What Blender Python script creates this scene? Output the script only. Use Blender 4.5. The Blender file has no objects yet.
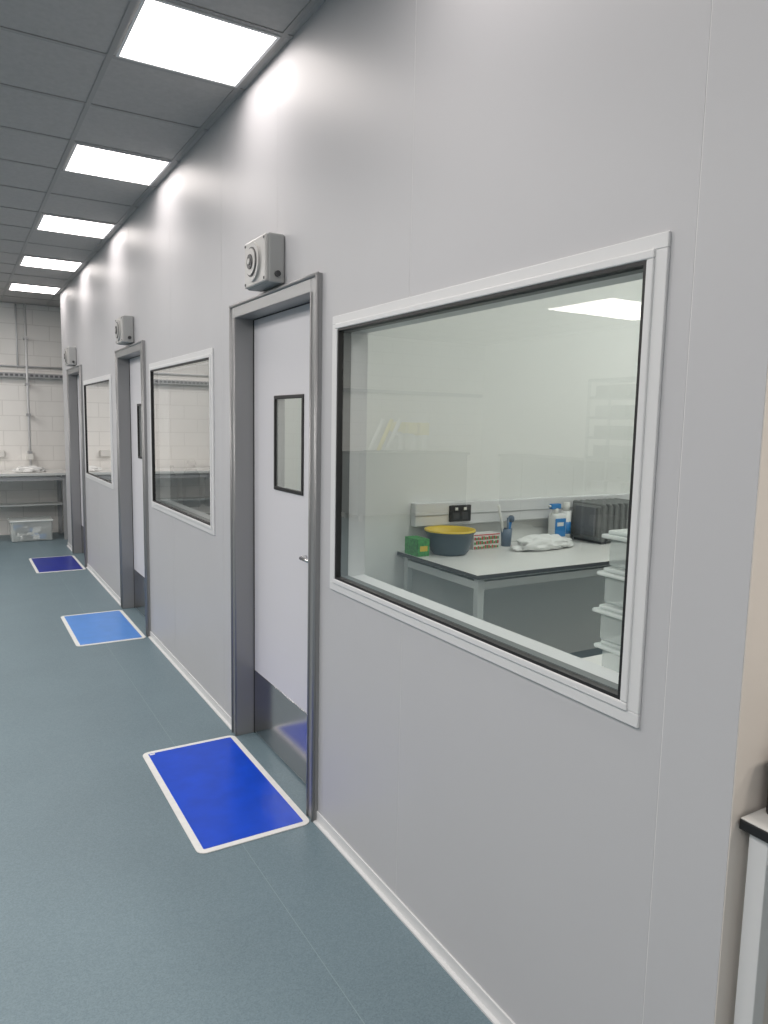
import bpy, bmesh, math, random
from mathutils import Vector, Matrix, noise
random.seed(4)
scn=bpy.context.scene
scn.view_settings.view_transform='Standard'
scn.view_settings.look='None'
scn.view_settings.exposure=0.0

# ---------------------------------------------------------------- materials
def mat(name,col,rough=.5,metal=0.,spec=.5,emit=None,es=0.,bump=None,var=None,alpha=1.,coat=0.,trans=0.):
    m=bpy.data.materials.new(name); m.use_nodes=True
    nt=m.node_tree; b=nt.nodes['Principled BSDF']
    b.inputs['Base Color'].default_value=(*col,1)
    b.inputs['Roughness'].default_value=rough
    b.inputs['Metallic'].default_value=metal
    b.inputs['Specular IOR Level'].default_value=spec
    b.inputs['Alpha'].default_value=alpha
    b.inputs['Coat Weight'].default_value=coat
    b.inputs['Transmission Weight'].default_value=trans
    if emit:
        b.inputs['Emission Color'].default_value=(*emit,1); b.inputs['Emission Strength'].default_value=es
    geo=nt.nodes.new('ShaderNodeNewGeometry')
    if var:   # (scale, amount)
        n=nt.nodes.new('ShaderNodeTexNoise'); n.inputs['Scale'].default_value=var[0]; n.inputs['Detail'].default_value=5
        nt.links.new(geo.outputs['Position'],n.inputs['Vector'])
        r=nt.nodes.new('ShaderNodeMapRange'); r.inputs['From Min'].default_value=.3; r.inputs['From Max'].default_value=.7
        r.inputs['To Min'].default_value=1-var[1]; r.inputs['To Max'].default_value=1+var[1]
        nt.links.new(n.outputs['Fac'],r.inputs['Value'])
        v=nt.nodes.new('ShaderNodeVectorMath'); v.operation='SCALE'; v.inputs[0].default_value=col
        nt.links.new(r.outputs['Result'],v.inputs['Scale'])
        nt.links.new(v.outputs['Vector'],b.inputs['Base Color'])
    if bump:  # (scale,strength)
        n=nt.nodes.new('ShaderNodeTexNoise'); n.inputs['Scale'].default_value=bump[0]; n.inputs['Detail'].default_value=4
        nt.links.new(geo.outputs['Position'],n.inputs['Vector'])
        bp=nt.nodes.new('ShaderNodeBump'); bp.inputs['Strength'].default_value=bump[1]; bp.inputs['Distance'].default_value=.002
        nt.links.new(n.outputs['Fac'],bp.inputs['Height']); nt.links.new(bp.outputs['Normal'],b.inputs['Normal'])
    return m

def glass(name,boost=1.6,tint=(.95,.97,.96)):
    m=bpy.data.materials.new(name); m.use_nodes=True; nt=m.node_tree; nt.nodes.clear()
    o=nt.nodes.new('ShaderNodeOutputMaterial'); mx=nt.nodes.new('ShaderNodeMixShader')
    t=nt.nodes.new('ShaderNodeBsdfTransparent'); t.inputs[0].default_value=(*tint,1)
    g=nt.nodes.new('ShaderNodeBsdfGlossy'); g.inputs['Roughness'].default_value=.0; g.inputs['Color'].default_value=(1,1,1,1)
    f=nt.nodes.new('ShaderNodeFresnel'); geo=nt.nodes.new('ShaderNodeNewGeometry')
    ma=nt.nodes.new('ShaderNodeMath'); ma.operation='MULTIPLY_ADD'; ma.inputs[1].default_value=-.8333; ma.inputs[2].default_value=1.5
    nt.links.new(geo.outputs['Backfacing'],ma.inputs[0]); nt.links.new(ma.outputs[0],f.inputs['IOR'])
    mb=nt.nodes.new('ShaderNodeMath'); mb.operation='MULTIPLY'; mb.inputs[1].default_value=boost; mb.use_clamp=True
    nt.links.new(f.outputs[0],mb.inputs[0]); nt.links.new(mb.outputs[0],mx.inputs[0])
    nt.links.new(t.outputs[0],mx.inputs[1]); nt.links.new(g.outputs[0],mx.inputs[2]); nt.links.new(mx.outputs[0],o.inputs[0])
    return m

def emis(name,col,s):
    m=bpy.data.materials.new(name); m.use_nodes=True; nt=m.node_tree; nt.nodes.clear()
    o=nt.nodes.new('ShaderNodeOutputMaterial'); e=nt.nodes.new('ShaderNodeEmission')
    e.inputs[0].default_value=(*col,1); e.inputs[1].default_value=s
    nt.links.new(e.outputs[0],o.inputs[0]); return m

M={}
M['panel']=mat('wall_panel_grey',(.53,.535,.555),.45,spec=.45,var=(1.5,.015))
M['panel_core']=mat('panel_joint',(.74,.74,.75),.5)
M['warm_lit']=mat('wall_warm_lit',(.74,.695,.65),.6,var=(2,.02))  # warm light falling on the return wall is put into this colour
M['inner']=mat('inner_wall_white',(.82,.83,.81),.5)
M['white_paint']=mat('white_paint',(.84,.83,.81),.6)
M['tile']=mat('ceiling_tile_grey',(.44,.43,.42),.75,spec=.2,var=(40,.05))
M['tbar']=mat('ceiling_grid_bar',(.34,.335,.33),.6)
M['alu_white']=mat('white_aluminium',(.70,.71,.72),.4)
M['alu_grey']=mat('grey_aluminium',(.42,.43,.44),.35,metal=.3)
M['frame']=mat('door_frame_grey',(.30,.305,.31),.38,metal=.4)
M['leaf']=mat('door_leaf_lilac',(.69,.69,.725),.45)
M['steel']=mat('kick_steel',(.42,.42,.43),.16,metal=1.)
M['chrome']=mat('chrome',(.7,.7,.7),.2,metal=1.)
M['black']=mat('black_rubber',(.012,.012,.013),.5)
M['spacer']=mat('window_spacer_grey',(.14,.15,.15),.5)
M['dark']=mat('dark_plastic',(.04,.042,.045),.45)
M['glass']=glass('window_glass',2.3)
M['glass_small']=glass('vision_glass',1.5)
M['lamp']=emis('light_diffuser',(1,.92,.88),8.)
M['lamp_fill']=emis('light_diffuser_fill',(1,.95,.91),24.)  # fill emission for the added panel rows out of view
M['lamp_warm']=emis('light_diffuser_warm',(1,.90,.80),34.)
M['lamp_in']=emis('light_diffuser_room',(.97,1,.95),25.)
M['lamp_dim']=emis('light_diffuser_small_room',(.97,1,.93),6.)
M['mat_border']=mat('mat_border_white',(.78,.78,.76),.5,var=(30,.04))
M['mat_blue']=mat('mat_blue',(.001,.060,.56),.3,spec=.35,var=(9,.1))
M['mat_sky']=mat('mat_light_blue',(.09,.27,.70),.3,var=(9,.06))
M['mat_navy']=mat('mat_navy',(.003,.015,.28),.3,var=(9,.1))
M['alarm']=mat('alarm_grey',(.36,.37,.37),.4)
M['alarm_face']=mat('alarm_face',(.48,.48,.47),.35)
M['worktop']=mat('worktop_white',(.74,.74,.72),.35)
M['bench_leg']=mat('bench_leg_grey',(.60,.63,.62),.4)
M['green']=mat('green_card',(.05,.32,.07),.5,var=(60,.4))
M['yellow']=mat('yellow_plastic',(.75,.55,.04),.4)
M['yellow_b']=mat('bright_yellow_plastic',(.95,.80,.12),.4)
M['white_b']=mat('bright_white_plastic',(.94,.94,.90),.4)
M['bowlgrey']=mat('bowl_blue_grey',(.05,.085,.11),.35)
M['red']=mat('red_card',(.55,.05,.05),.5)
M['card']=mat('white_card',(.75,.75,.72),.5)
M['bag']=mat('white_plastic_bag',(.8,.81,.8),.35,bump=(30,.4))
M['bottle_blue']=mat('blue_label',(.03,.22,.55),.35)
M['tool_blue']=mat('tool_blue_grey',(.12,.17,.24),.4)
M['ribgrey']=mat('heater_grey',(.17,.18,.18),.45)
M['tub']=mat('clear_tub',(.78,.85,.84),.12,alpha=.42)
M['tublid']=mat('tub_lid',(.86,.92,.91),.2,alpha=.75)
M['cab']=mat('cabinet_dark_grey',(.13,.14,.15),.5)
M['box_black']=mat('equipment_black',(.03,.028,.026),.5)
M['seamline']=mat('floor_weld_line',(.22,.30,.32),.5)

def floor_mat():
    m=mat('vinyl_floor_blue_grey',(.105,.165,.19),.4,spec=.5)
    nt=m.node_tree; b=nt.nodes['Principled BSDF']; geo=[n for n in nt.nodes if n.type=='NEW_GEOMETRY'][0]
    v=nt.nodes.new('ShaderNodeTexVoronoi'); v.inputs['Scale'].default_value=260
    n=nt.nodes.new('ShaderNodeTexNoise'); n.inputs['Scale'].default_value=2.5; n.inputs['Detail'].default_value=6
    nt.links.new(geo.outputs['Position'],v.inputs['Vector']); nt.links.new(geo.outputs['Position'],n.inputs['Vector'])
    sp=nt.nodes.new('ShaderNodeSeparateColor'); nt.links.new(v.outputs['Color'],sp.inputs[0])
    r=nt.nodes.new('ShaderNodeValToRGB'); r.color_ramp.elements[0].color=(.125,.184,.215,1); r.color_ramp.elements[1].color=(.170,.237,.270,1)
    nt.links.new(sp.outputs[0],r.inputs[0])
    mr=nt.nodes.new('ShaderNodeMapRange'); mr.inputs['To Min'].default_value=.90; mr.inputs['To Max'].default_value=1.10
    nt.links.new(n.outputs['Fac'],mr.inputs['Value'])
    s=nt.nodes.new('ShaderNodeVectorMath'); s.operation='SCALE'
    nt.links.new(r.outputs[0],s.inputs[0]); nt.links.new(mr.outputs[0],s.inputs['Scale']); nt.links.new(s.outputs[0],b.inputs['Base Color'])
    return m
M['floor']=floor_mat()

def block_mat():
    m=mat('painted_blockwork',(.7,.69,.66),.6)
    nt=m.node_tree; b=nt.nodes['Principled BSDF']; geo=[n for n in nt.nodes if n.type=='NEW_GEOMETRY'][0]
    sx=nt.nodes.new('ShaderNodeSeparateXYZ'); cx=nt.nodes.new('ShaderNodeCombineXYZ')
    nt.links.new(geo.outputs['Position'],sx.inputs[0]); nt.links.new(sx.outputs[0],cx.inputs[0]); nt.links.new(sx.outputs[2],cx.inputs[1])
    br=nt.nodes.new('ShaderNodeTexBrick'); br.inputs['Scale'].default_value=1.
    br.inputs['Brick Width'].default_value=.40; br.inputs['Row Height'].default_value=.20; br.inputs['Mortar Size'].default_value=.006
    br.inputs['Color1'].default_value=(.90,.89,.86,1); br.inputs['Color2'].default_value=(.88,.87,.84,1); br.inputs['Mortar'].default_value=(.78,.77,.74,1)
    nt.links.new(cx.outputs[0],br.inputs['Vector']); nt.links.new(br.outputs['Color'],b.inputs['Base Color'])
    return m
M['block']=block_mat()

# ---------------------------------------------------------------- mesh builder
class B:
    def __init__(s): s.bm=bmesh.new(); s.mats=[]
    def mi(s,k):
        if k not in s.mats: s.mats.append(k)
        return s.mats.index(k)
    def box(s,x0,x1,y0,y1,z0,z1,k,bev=0.,rotz=0.,seg=2):
        t=bmesh.new()
        bmesh.ops.create_cube(t,size=1)
        bmesh.ops.scale(t,vec=(x1-x0,y1-y0,z1-z0),verts=t.verts)
        if bev: bmesh.ops.bevel(t,geom=t.edges[:],offset=bev,segments=seg,profile=.5,affect='EDGES')
        if rotz: bmesh.ops.rotate(t,cent=(0,0,0),matrix=Matrix.Rotation(rotz,3,'Z'),verts=t.verts)
        bmesh.ops.translate(t,vec=((x0+x1)/2,(y0+y1)/2,(z0+z1)/2),verts=t.verts)
        s._merge(t,k,smooth=False)
        return s
    def _merge(s,t,k,smooth=False):
        i=s.mi(k); mp={}
        for v in t.verts: mp[v]=s.bm.verts.new(v.co)
        for f in t.faces:
            try:
                nf=s.bm.faces.new([mp[v] for v in f.verts]); nf.material_index=i; nf.smooth=smooth
            except ValueError: pass
        t.free()
    def poly(s,pts,k):
        i=s.mi(k); f=s.bm.faces.new([s.bm.verts.new(p) for p in pts]); f.material_index=i; return s
    def cyl(s,p0,p1,r,k,n=20,r2=None,smooth=True):
        p0=Vector(p0);p1=Vector(p1);d=p1-p0
        t=bmesh.new(); bmesh.ops.create_cone(t,cap_ends=True,segments=n,radius1=r,radius2=r if r2 is None else r2,depth=d.length)
        q=Vector((0,0,1)).rotation_difference(d.normalized()).to_matrix()
        bmesh.ops.rotate(t,cent=(0,0,0),matrix=q,verts=t.verts); bmesh.ops.translate(t,vec=(p0+p1)/2,verts=t.verts)
        s._merge(t,k,smooth=False if n<8 else smooth); return s
    def lathe(s,prof,c,k,n=32):
        i=s.mi(k); rings=[]
        for r,z in prof:
            rings.append([s.bm.verts.new((c[0]+r*math.cos(2*math.pi*a/n),c[1]+r*math.sin(2*math.pi*a/n),c[2]+z)) for a in range(n)])
        for a,b in zip(rings,rings[1:]):
            for j in range(n):
                f=s.bm.faces.new([a[j],a[(j+1)%n],b[(j+1)%n],b[j]]); f.material_index=i; f.smooth=True
        return s
    def prism(s,pts,z0,z1,k):
        i=s.mi(k); a=[s.bm.verts.new((p[0],p[1],z0)) for p in pts]; b=[s.bm.verts.new((p[0],p[1],z1)) for p in pts]
        n=len(pts)
        for f in [a[::-1],b]+[[a[j],a[(j+1)%n],b[(j+1)%n],b[j]] for j in range(n)]:
            g=s.bm.faces.new(f); g.material_index=i
        return s
    def build(s,name):
        me=bpy.data.meshes.new(name); s.bm.normal_update(); s.bm.to_mesh(me); s.bm.free()
        for k in s.mats: me.materials.append(M[k])
        o=bpy.data.objects.new(name,me); scn.collection.objects.link(o)
        return o

WX=1.2; CZ=3.06; T=.10
XL,XR,Y0,Y1=-6.2,5.0,-4.0,10.95
YB0,YB1=.757,9.75
wins=[(.97,2.40),(3.80,5.22),(6.63,8.12)]
doors=[(2.50,3.48),(5.35,6.33),(8.22,9.20)]
WZ0,WZ1=.975,1.965
DZ=2.135
# ---------------------------------------------------------------- shell
b=B(); b.box(XL-.1,XR+.1,Y0-.1,Y1+.1,-.1,0,'floor'); b.build('floor')
b=B(); b.box(XL,XR,Y0,Y1,CZ,CZ+.1,'tile'); b.build('ceiling')
b=B()
ts=.54
xs=[1.165-ts*k for k in range(-7,14)]; ys=[2.785+ts*k for k in range(-12,16)]
for x in xs:
    if XL<x<XR: b.box(x-.011,x+.011,Y0,Y1,CZ-.004,CZ+.01,'tbar')
for y in ys:
    if Y0<y<Y1: b.box(XL,XR,y-.011,y+.011,CZ-.0042,CZ+.01,'tbar')
b.build('trim_ceiling_grid')
b=B(); b.box(XL-.1,XL,Y0,Y1,0,CZ,'white_paint'); b.build('wall_left')
b=B(); b.box(XR,XR+.1,Y0,Y1,0,CZ,'white_paint'); b.build('wall_outer_right')
b=B(); b.box(XL,XR,Y0-.1,Y0,0,CZ,'white_paint'); b.build('wall_back')
b=B(); b.box(XL,XR,Y1,Y1+.1,0,CZ,'block'); b.build('wall_far')

# corridor wall with real openings, in sections between the doorways
seams=[.915,1.90,2.93,3.66,4.65,5.82,6.50,7.40,8.67,9.45]
holes=[(w0+.03,w1-.03,WZ0+.03,WZ1-.03) for w0,w1 in wins]+[(d0,d1,0,DZ) for d0,d1 in doors]
yb=sorted(set([YB0,YB1]+seams+[h[0] for h in holes]+[h[1] for h in holes]))
def cells(b,x0,x1,k,gap,lo,hi):
    for i in range(len(yb)-1):
        ya,yc=yb[i],yb[i+1]; ym=(ya+yc)/2
        if not lo<ym<hi: continue
        z=0; runs=[]
        hs=sorted([(h[2],h[3]) for h in holes if h[0]<ym<h[1]])
        for h0,h1 in hs:
            if h0>z: runs.append((z,h0))
            z=h1
        runs.append((z,CZ))
        g0=gap if ya in seams else 0; g1=gap if yc in seams else 0
        for z0,z1 in runs: b.box(x0,x1,ya+g0,yc-g1,z0,z1,k)
cuts=[YB0]+[v for d in doors for v in d]+[YB1]
for lo,hi in zip(cuts,cuts[1:]):
    b=B(); cells(b,WX,WX+.0006,'panel',.0012,lo,hi); cells(b,WX+.0006,WX+T-.002,'panel_core',0,lo,hi)
    cells(b,WX+T-.002,WX+T,'inner',0,lo,hi)
    b.build('wall_right')
b=B(); b.box(WX+.0012,XR,YB0-.002,YB0+.08,0,CZ,'warm_lit'); o=b.build('wall_return')
b=B(); b.box(WX+T,XR,YB1-.08,YB1,0,CZ,'panel'); b.build('wall_block_end')
for i,y in enumerate((3.64,6.48)):
    b=B(); b.box(WX+T,XR,y,y+.08,0,CZ,'inner'); b.build('wall_partition_%d'%(i+1))
b=B(); b.box(XR-.06,XR,YB0+.08,YB1-.08,0,CZ,'inner'); b.build('wall_room_back')

# skirting
b=B(); segs=[(YB0,doors[0][0]),(doors[0][1],doors[1][0]),(doors[1][1],doors[2][0]),(doors[2][1],YB1)]
for a,c in segs:
    b.box(WX-.006,WX,a,c,0,.045,'alu_white',.0015,seg=1)
    b.box(WX-.020,WX-.006,a,c,0,.006,'alu_white')
b.build('baseboard_right')

# windows
def ring(b,x0,x1,y0,y1,z0,z1,w,k,bev=.0):
    b.box(x0,x1,y0,y1,z0,z0+w,k,bev); b.box(x0,x1,y0,y1,z1-w,z1,k,bev)
    b.box(x0,x1,y0,y0+w,z0+w,z1-w,k,bev); b.box(x0,x1,y1-w,y1,z0+w,z1-w,k,bev)
for i,(y0,y1) in enumerate(wins):
    b=B()
    ring(b,WX-.008,WX,y0,y1,WZ0,WZ1,.030,'alu_white',.002)
    ring(b,WX-.013,WX+.012,y0+.028,y1-.028,WZ0+.028,WZ1-.028,.018,'alu_white',.003)
    ring(b,WX-.010,WX+.015,y0+.046,y1-.046,WZ0+.046,WZ1-.046,.008,'black')
    ring(b,WX+.012,WX+.040,y0+.044,y1-.044,WZ0+.044,WZ1-.044,.012,'spacer')
    ring(b,WX+.040,WX+T+.012,y0+.03,y1-.03,WZ0+.03,WZ1-.03,.022,'alu_white',.002)
    a,c,d,e=y0+.053,y1-.053,WZ0+.053,WZ1-.053
    X=WX+.0
    b.poly([(X,a,d),(X,a,e),(X,c,e),(X,c,d)],'glass')
    b.build('window_%d'%(i+1))

# doors
def door(i,d0,d1):
    b=B(); fw=.062
    fx0=WX-.018; fx1=WX+T+.02
    for (a,c,z0,z1) in ((d0,d0+fw,0,DZ),(d1-fw,d1,0,DZ),(d0+fw,d1-fw,DZ-fw,DZ)):
        b.box(fx0,fx1,a,c,z0,z1,'frame',.003)
    for y in (d0+.006,d1-.006): b.cyl((fx0,y,0),(fx0,y,DZ),.008,'frame',12)
    b.cyl((fx0,d0,DZ-.006),(fx0,d1,DZ-.006),.008,'frame',12)
    for y in (d0+fw-.006,d1-fw+.006): b.cyl((fx0,y,0),(fx0,y,DZ-fw),.006,'frame',12)
    l0,l1=d0+fw+.004,d1-fw-.004; lz0,lz1=.008,DZ-fw-.004
    X0,X1=WX+.078,WX+.118
    vy0,vy1,vz0,vz1=d0+.335,d0+.645,1.285,1.70
    b.box(X0,X1,l0,vy0,lz0,lz1,'leaf'); b.box(X0,X1,vy1,l1,lz0,lz1,'leaf')
    b.box(X0,X1,vy0,vy1,lz0,vz0,'leaf'); b.box(X0,X1,vy0,vy1,vz1,lz1,'leaf')
    ring(b,X0-.006,X0+.004,vy0-.006,vy1+.006,vz0-.006,vz1+.006,.016,'black',.002)
    ring(b,X0+.004,X1+.004,vy0,vy1,vz0,vz1,.004,'alu_grey')
    b.poly([(X0+.002,vy0,vz0),(X0+.002,vy0,vz1),(X0+.002,vy1,vz1),(X0+.002,vy1,vz0)],'glass_small')
    b.box(X0-.003,X0,l0+.006,l1-.006,.012,.335,'steel',.001,seg=1)
    b.box(X0-.004,X1,l0-.004,l0,0,lz1,'black'); b.box(X0-.004,X1,l1,l1+.004,0,lz1,'black'); b.box(X0-.004,X1,l0,l1,lz1,lz1+.004,'black')
    hz=1.03; hy=l0+.055
    b.cyl((X0,hy,hz),(X0-.010,hy,hz),.026,'chrome',24)
    b.cyl((X0,hy,hz),(X0-.055,hy,hz),.009,'chrome',16)
    b.cyl((X0-.052,hy-.008,hz),(X0-.052,hy+.115,hz),.009,'chrome',16)
    b.cyl((X0-.052,hy+.113,hz),(X0-.025,hy+.125,hz),.009,'chrome',16)
    b.cyl((X0,hy,hz-.09),(X0-.008,hy,hz-.09),.022,'chrome',24)
    b.build('door_%d'%(i+1))
for i,(a,c) in enumerate(doors): door(i,a,c)

# alarm sounders above doors
for a,c in doors:
    y0,y1=a+.35,a+.60; z0,z1=DZ+.013,DZ+.207; x0=WX-.085
    b=B(); b.box(x0+.012,WX-.001,y0,y1,z0,z1,'alarm',.008)
    b.box(x0,x0+.016,y0+.004,y1-.004,z0+.004,z1-.004,'alarm_face',.006)
    cy=(y0+y1)/2+.01; cz=(z0+z1)/2
    for r,k,d in ((.078,'alarm_face',.010),(.060,'dark',.012),(.053,'alarm_face',.016),(.030,'dark',.020),(.012,'alarm_face',.024)):
        b.cyl((x0+.002,cy,cz),(x0-d,cy,cz),r,k,32,smooth=False)
    for sy in (y0+.018,y1-.018):
        for sz in (z0+.018,z1-.018): b.cyl((x0,sy,sz),(x0-.002,sy,sz),.006,'dark',10,smooth=False)
    b.cyl((x0+.05,y0+.001,z0+.035),(x0+.05,y0-.012,z0+.035),.012,'dark',12,smooth=False)
    b.build('alarm_sounder')

# sticky mats
def rr(x0,x1,y0,y1,r,n=6):
    pts=[]
    for cx,cy,a0 in ((x1-r,y1-r,0),(x0+r,y1-r,90),(x0+r,y0+r,180),(x1-r,y0+r,270)):
        for j in range(n+1):
            a=math.radians(a0+90*j/n); pts.append((cx+r*math.cos(a),cy+r*math.sin(a)))
    return pts
for (x0,x1,y0,y1,k) in ((.715,1.172,2.492,3.435,'mat_blue'),(.69,1.165,5.33,6.23,'mat_sky'),(.69,1.165,8.10,9.00,'mat_navy')):
    b=B(); b.prism(rr(x0,x1,y0,y1,.035),.0007,.004,'mat_border')
    b.prism(rr(x0+.026,x1-.026,y0+.026,y1-.026,.006),.004,.0055,k)
    if k=='mat_blue': b.prism(rr(x0+.03,x0+.055,y1-.045,y1-.032,.003),.0055,.0062,'mat_border')
    b.build('sticky_mat')

# ceiling light panels
def light(x0,x1,y0,y1,k='lamp'):
    b=B(); z=CZ-.004
    for (a,c,d,e) in ((x0,x1,y0,y0+.012),(x0,x1,y1-.012,y1),(x0,x0+.012,y0+.012,y1-.012),(x1-.012,x1,y0+.012,y1-.012)):
        b.box(a,c,d,e,z-.006,z,'alu_white')
    b.poly([(x0+.012,y0+.012,z-.003),(x0+.012,y1-.012,z-.003),(x1-.012,y1-.012,z-.003),(x1-.012,y0+.012,z-.003)],k)
    b.build('ceiling_light_panel')
for k in range(-1,5): light(.645,1.155,2.795+1.62*k,3.30+1.62*k)
for y in (-2.065,-.445,1.175,2.795,4.415,6.035,7.655,9.275):
    light(-.985,-.465,y,y+.52,'lamp_fill'); light(-2.065,-1.545,y,y+.52,'lamp_fill')  # unseen panel rows added as fill for the walls and glass reflections
light(-5.70,-4.09,6.0,7.08,'lamp')
for x in (1.715,2.795):
    light(x,x+.52,-.985,-.465,'lamp_warm')
light(2.255,2.775,1.7,2.22,'lamp_in'); light(3.875,4.395,2.2,2.72,'lamp_in')
for y in (4.6,7.6): light(2.255,2.775,y,y+.52,'lamp_dim')

# ---------------------------------------------------------------- lab bench in room
def bench(name,x0,x1,y0,y1,z,leg='bench_leg'):
    b=B()
    b.box(x0,x1,y0,y1,z-.022,z-.001,'dark',.002)
    b.box(x0+.0015,x1-.0015,y0+.0015,y1-.0015,z-.001,z,'worktop')
    l=.04
    for lx in (x0+.03,x1-.03-l):
        for ly in (y0+.03,y1-.03-l): b.box(lx,lx+l,ly,ly+l,0,z-.022,leg,.003)
        b.box(lx+.004,lx+l-.004,y0+.03+l,y1-.03-l,z-.085,z-.045,leg); b.box(lx+.004,lx+l-.004,y0+.03+l,y1-.03-l,.10,.14,leg)
    b.box(x0+.03+l,x1-.03-l,y0+.034,y0+.066,z-.085,z-.045,leg)
    b.box(x0+.03+l,x1-.03-l,y1-.066,y1-.034,z-.085,z-.045,leg)
    return b.build(name)
BZ=.84
bench('lab_bench',2.25,4.25,2.86,3.635,BZ)
bench('lab_bench',1.40,2.20,.90,1.66,BZ)
bench('lab_bench',1.45,3.4,5.80,6.475,BZ)
for j,(x,r,h) in enumerate(((1.60,.06,.36),(1.78,.075,.40),(1.97,.07,.35),(2.20,.08,.42))):
    b=B(); b.lathe([(0,0),(r,0),(r,h*.7),(r*.45,h*.85),(r*.4,h*.93)],(x,6.30,BZ),'cab',24); b.cyl((x,6.30,BZ+h*.93),(x,6.30,BZ+h),r*.5,'dark',20)
    b.build('dark_container')  # dark containers placed behind the second window
# dado trunking with sockets
b=B(); TY=3.638
b.box(2.34,4.85,TY-.055,TY,.985,1.125,'alu_white',.006)
b.box(2.34,4.85,TY-.058,TY-.05,1.047,1.053,'alu_grey')
b.box(2.58,2.74,TY-.068,TY-.055,1.005,1.105,'black',.004)
for x in (2.605,2.67):
    b.box(x,x+.045,TY-.071,TY-.066,1.02,1.06,'dark',.002); b.box(x+.012,x+.032,TY-.073,TY-.066,1.075,1.092,'card',.001)
b.build('socket_trunking')

# bowl (blue grey outside, yellow inside)
b=B(); c=(2.49,3.44,BZ)
b.lathe([(0,.001),(.095,.001),(.112,.02),(.135,.10),(.143,.128),(.15,.131),(.15,.137)],c,'bowlgrey',40)
b.lathe([(.15,.137),(.150,.146),(.138,.146),(.128,.10),(.105,.03),(0,.02)],c,'yellow',40)
b.build('mixing_bowl')
b=B(); b.box(2.255,2.335,3.42,3.56,BZ,BZ+.10,'green',.002); b.box(2.27,2.32,3.418,3.42,BZ+.03,BZ+.06,'yellow'); b.build('green_carton')
b=B(); b.box(2.69,2.89,3.47,3.56,BZ,BZ+.095,'card',.002)
for q in range(3):
    for j in range(14):
        x=2.695+.0135*j; zz=.006+.027*q; b.box(x,x+.010,3.467,3.47,BZ+zz,BZ+zz+random.uniform(.012,.022),('red','green')[(j+q)%2])
b.box(2.692,2.888,3.468,3.4705,BZ+.087,BZ+.093,'red'); b.build('glove_carton')
# tool pot with scissors and brush
b=B(); c=(2.985,3.52)
b.lathe([(0,0),(.030,0),(.036,.11),(.033,.11),(.027,.01),(0,.01)],(c[0],c[1],BZ),'tool_blue',24)
b.cyl((c[0]-.01,c[1],BZ+.02),(c[0]-.07,c[1]-.0,BZ+.26),.008,'card',10)
b.cyl((c[0]+.008,c[1]+.01,BZ+.02),(c[0]+.035,c[1]+.0,BZ+.17),.010,'bottle_blue',10)
b.cyl((c[0],c[1]-.01,BZ+.02),(c[0]+.0,c[1]-.01,BZ+.18),.007,'tool_blue',10)
b.lathe([(.014,0),(.02,.01),(.02,.03),(.012,.04)],(c[0]+.035,c[1],BZ+.15),'tool_blue',16)
b.build('tool_pot')
# spray / detergent bottle
b=B(); bx,by=3.395,3.50
b.box(bx-.055,bx+.055,by-.035,by+.035,BZ,BZ+.19,'bag',.02,seg=4)
b.box(bx-.050,bx+.040,by-.0375,by-.034,BZ+.04,BZ+.16,'bottle_blue',.001)
b.box(bx-.035,bx+.02,by-.0385,by-.037,BZ+.11,BZ+.135,'card')
b.cyl((bx-.02,by,BZ+.185),(bx-.02,by,BZ+.225),.018,'card',20)
b.box(bx-.065,bx+.015,by-.016,by+.016,BZ+.22,BZ+.255,'bottle_blue',.006); b.cyl((bx-.065,by,BZ+.24),(bx-.08,by,BZ+.24),.008,'card',12)
b.cyl((bx-.04,by,BZ+.222),(bx-.055,by,BZ+.18),.005,'card',10)
b.build('spray_bottle')
b=B(); qx=3.490; b.cyl((qx,3.52,BZ),(qx,3.52,BZ+.20),.034,'bag',24); b.cyl((qx,3.52,BZ+.20),(qx,3.52,BZ+.255),.022,'card',20); b.cyl((qx,3.52,BZ+.05),(qx,3.52,BZ+.13),.0345,'bottle_blue',24)
b.build('detergent_bottle')
def blob(name,c,s,k,amp=.25,fr=2.2,seed=0):
    t=bmesh.new(); bmesh.ops.create_icosphere(t,subdivisions=5,radius=1)
    for v in t.verts:
        n=v.co.normalized(); d=1+amp*(noise.noise(n*fr+Vector((seed,0,0)))+.5*abs(noise.noise(n*fr*3+Vector((seed,3,0)))))
        v.co=Vector((n.x*s[0]*d,n.y*s[1]*d,max(n.z,-.35)*s[2]*d))
    zm=min(v.co.z for v in t.verts)
    for v in t.verts:
        v.co.z-=zm; v.co+=Vector(c)
    b=B(); b._merge(t,k,smooth=True); return b.build(name)
blob('plastic_bag',(3.13,3.34,BZ+.001),(.21,.085,.055),'bag',.3,2.5,3)
# ribbed heater
b=B(); b.box(3.57,4.04,3.30,3.55,BZ+.02,BZ+.25,'ribgrey',.02,seg=3)
for j in range(8): b.box(3.585+.055*j,3.615+.055*j,3.285,3.565,BZ+.015,BZ+.265,'ribgrey',.012,seg=3)
b.box(3.55,3.57,3.33,3.50,BZ+.05,BZ+.24,'cab',.005)
for x in (3.60,3.98): b.box(x,x+.04,3.30,3.55,BZ,BZ+.02,'dark')
b.build('ribbed_heater')
# stack of clear tubs
b=B()
for j in range(4):
    z=BZ+.001+.112*j; off=(.005,-.01,.0,.012)[j]; y1=1.53; x0=1.66+off
    b.box(x0+.012,x0+.36,y1-.40,y1-.012,z,z+.085,'tub',.012,seg=3)
    b.box(x0-.004,x0+.376,y1-.416,y1+.004,z+.085,z+.098,'tublid',.005)
    b.box(x0+.01,x0+.362,y1-.402,y1-.01,z+.098,z+.110,'tublid',.004)
    b.box(x0+.05,x0+.3,y1-.36,y1-.06,z+.006,z+.045,'card',.01)
b.build('plastic_tub_stack')

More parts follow.
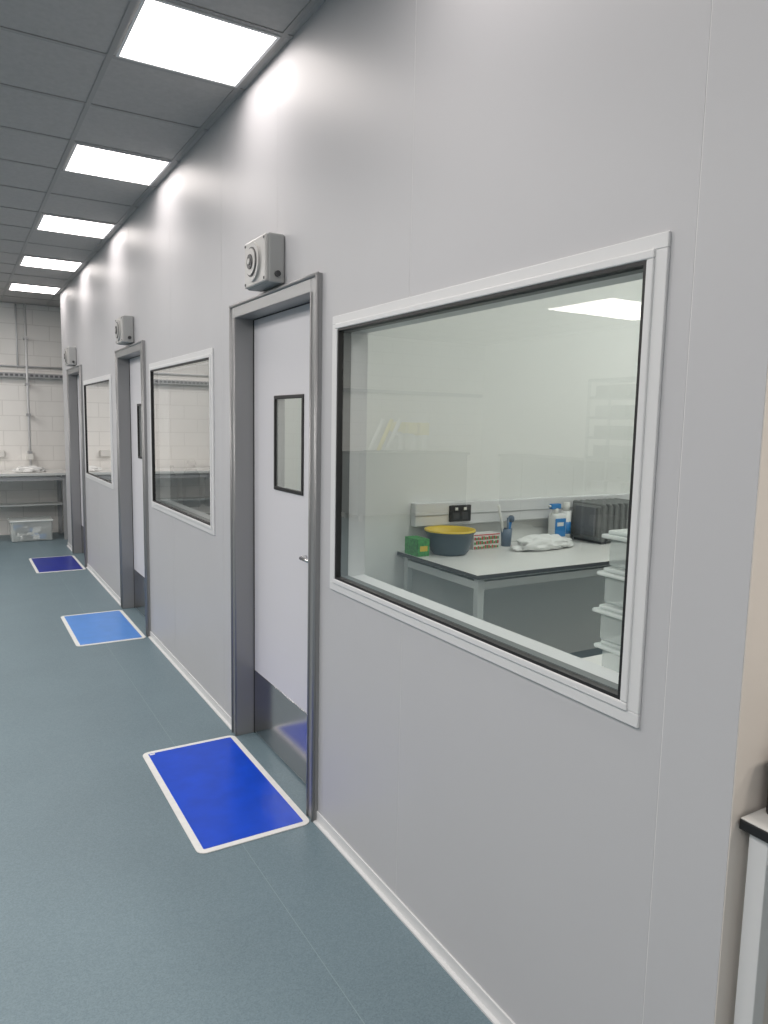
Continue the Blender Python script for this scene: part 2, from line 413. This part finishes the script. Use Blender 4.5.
# ---------------------------------------------------------------- desk beside the return wall
b=B(); z=.885; x0,x1,y0,y1=1.216,2.6,.12,.750
b.box(x0,x1,y0,y1,z-.022,z-.002,'black',.002); b.box(x0+.002,x1-.002,y0+.002,y1-.002,z-.002,z,'worktop')
for lx in (x0+.012,x1-.05):
    for ly in (y0+.01,y1-.05): b.box(lx,lx+.036,ly,ly+.036,0,z-.022,'alu_white',.002)
    b.box(lx+.003,lx+.033,y0+.046,y1-.05,z-.07,z-.03,'alu_white'); b.box(lx+.003,lx+.033,y0+.046,y1-.05,.08,.12,'alu_white')
b.box(x0+.05,x1-.05,y1-.045,y1-.02,z-.07,z-.03,'alu_white')
b.build('side_table')
b=B(); b.box(1.268,1.60,.50,.735,z,z+.12,'box_black',.006)
b.box(1.30,1.58,.498,.501,z+.02,z+.10,'cab',.002); b.build('equipment_box')

# ---------------------------------------------------------------- far end
b=B(); TZ=.88
b.box(-1.2,1.30,10.20,10.90,TZ-.03,TZ,'worktop',.003); b.box(-1.2,1.30,10.198,10.202,TZ-.032,TZ-.002,'bench_leg')
for lx in (-1.15,.02,1.22):
    for ly in (10.24,10.82): b.box(lx,lx+.045,ly,ly+.045,0,TZ-.03,'alu_grey')
b.box(-1.15,1.26,10.245,10.275,TZ-.1,TZ-.05,'alu_grey'); b.box(-1.15,1.26,10.62,10.86,.42,.44,'bench_leg')
b.build('work_table')
blob('white_bag',(.86,10.45,TZ+.001),(.17,.12,.05),'bag',.3,2.5,8)  # white bag lying on the work table
b=B()
cx0,cx1,cy0,cy1=.60,1.08,10.24,10.60
b.box(cx0,cx1,cy0,cy1,.002,.27,'tub',.02,seg=3); b.box(cx0-.012,cx1+.012,cy0-.012,cy1+.012,.255,.275,'tublid',.006)
for j in range(26):
    x=random.uniform(cx0+.02,cx1-.12); y=random.uniform(cy0+.012,cy0+.03); zz=random.uniform(.02,.17)
    b.box(x,x+.09,y,y+.08,zz,zz+.06,random.choice(['card','dark','bottle_blue','bag','cab','cab']),.008)
b.build('storage_crate')
b=B(); b.box(XL+.1,XR-.1,Y1-.10,Y1-.002,2.10,2.16,'alu_grey')
for j in range(80): b.box(-2.+j*.06,-1.965+j*.06,Y1-.103,Y1-.099,2.115,2.145,'cab')
b.build('cable_tray')
b=B()
for x,r,q in ((.90,.016,0),(.80,.012,2.25)):
    if q==0: b.cyl((x,Y1-.13,.9),(x,Y1-.13,CZ-.01),r,'alu_white',14)
    else: b.cyl((x,Y1-.03,q),(x,Y1-.03,CZ-.01),r,'alu_white',14)
b.cyl((-2,Y1-.03,2.25),(1.9,Y1-.03,2.25),.012,'alu_white',14)
for zz in (1.1,1.6,2.0,2.6): b.box(.875,.925,Y1-.15,Y1-.002,zz,zz+.03,'alu_grey')
b.box(.86,.94,Y1-.15,Y1-.002,1.02,1.10,'card',.005); b.box(.45,.60,Y1-.05,Y1-.002,1.05,1.14,'card',.005)
b.build('electrical_conduit')
# ---------------------------------------------------------------- big room furniture on the left
b=B()
for j in range(11):
    y=-3.0+1.15*j; 
    b.box(XL+.01,XL+.62,y,y+1.14,.08,1.08,'cab',.004)
    for q in (0,1): b.box(XL+.62,XL+.635,y+.02+.56*q,y+.56+.56*q,.10,1.06,'cab',.003); b.box(XL+.635,XL+.65,y+.25+.56*q,y+.33+.56*q,.9,.915,'chrome')
b.box(XL+.01,XL+.66,-3.0,9.65,1.08,1.115,'dark',.004); b.box(XL+.03,XL+.56,-3.0,9.65,0,.08,'black')
b.build('base_cabinets')
b=B()
for x in (-5.0,-4.62):
    for y in (5.9,6.75): b.box(x,x+.03,y,y+.03,0,2.2,'alu_grey')
for zz in (.3,.75,1.2,1.45,1.7,1.95,2.17): b.box(-5.0,-4.59,5.9,6.78,zz,zz+.03,'cab')
for zz in (.33,.78,1.23,1.48,1.73,1.98):
    for j in range(3): b.box(-4.95,-4.66,5.95+.27*j,6.17+.27*j,zz,zz+.14,random.choice(['cab','dark','alarm']),.01)
b.build('storage_rack')
b=B()
b.box(-5.4,-3.2,10.25,10.9,1.08,1.12,'dark'); b.box(-5.38,-3.22,10.3,10.9,.1,1.08,'cab')
for x in (-5.35,-3.3):
    for y in (10.3,10.8): b.box(x,x+.05,y,y+.05,0,.12,'alu_grey')
b.build('storage_cabinet')
b=B()
b.box(-3.85,-3.4,10.38,10.52,1.122,1.15,'cab')
for j in range(3): b.cyl((-3.50-.16*j,10.45,1.145),(-3.75-.16*j,10.45,1.66),.035,'yellow_b' if j%2 else 'white_b',12)
b.build('tube_stand')
b=B()
b.box(-4.75,-4.0,10.45,10.80,1.125,1.14,'cab')
for j in range(3): b.box(-4.70+.24*j,-4.52+.24*j,10.5,10.75,1.40+.03*j,1.62,'yellow_b',.02); b.box(-4.66+.24*j,-4.56+.24*j,10.5,10.7,1.14,1.42,'white_b',.02)
b.build('yellow_lid_bottles')

# vinyl weld seams on the floor
b=B()
for x in (.88,-1.12,-3.12): b.box(x-.0012,x+.0012,Y0,Y1,.0,.0005,'seamline')
b.build('trim_floor_seam')

# ---------------------------------------------------------------- camera
cd=bpy.data.cameras.new('camera'); cam=bpy.data.objects.new('camera',cd); scn.collection.objects.link(cam)
R=Vector((.8613,-.5077,.0196)).normalized(); Fv=Vector((.5061,.8540,-.1202)).normalized()
up=R.cross(Fv).normalized()
m=Matrix((( R.x,up.x,-Fv.x,0),(R.y,up.y,-Fv.y,0),(R.z,up.z,-Fv.z,1.59),(0,0,0,1)))
cam.matrix_world=m
cd.sensor_width=36; cd.sensor_fit='AUTO'; cd.lens=730/1024*36; cd.clip_start=.02
scn.camera=cam
w=bpy.data.worlds.new('world'); scn.world=w; w.use_nodes=True; w.node_tree.nodes['Background'].inputs[0].default_value=(.02,.02,.02,1)
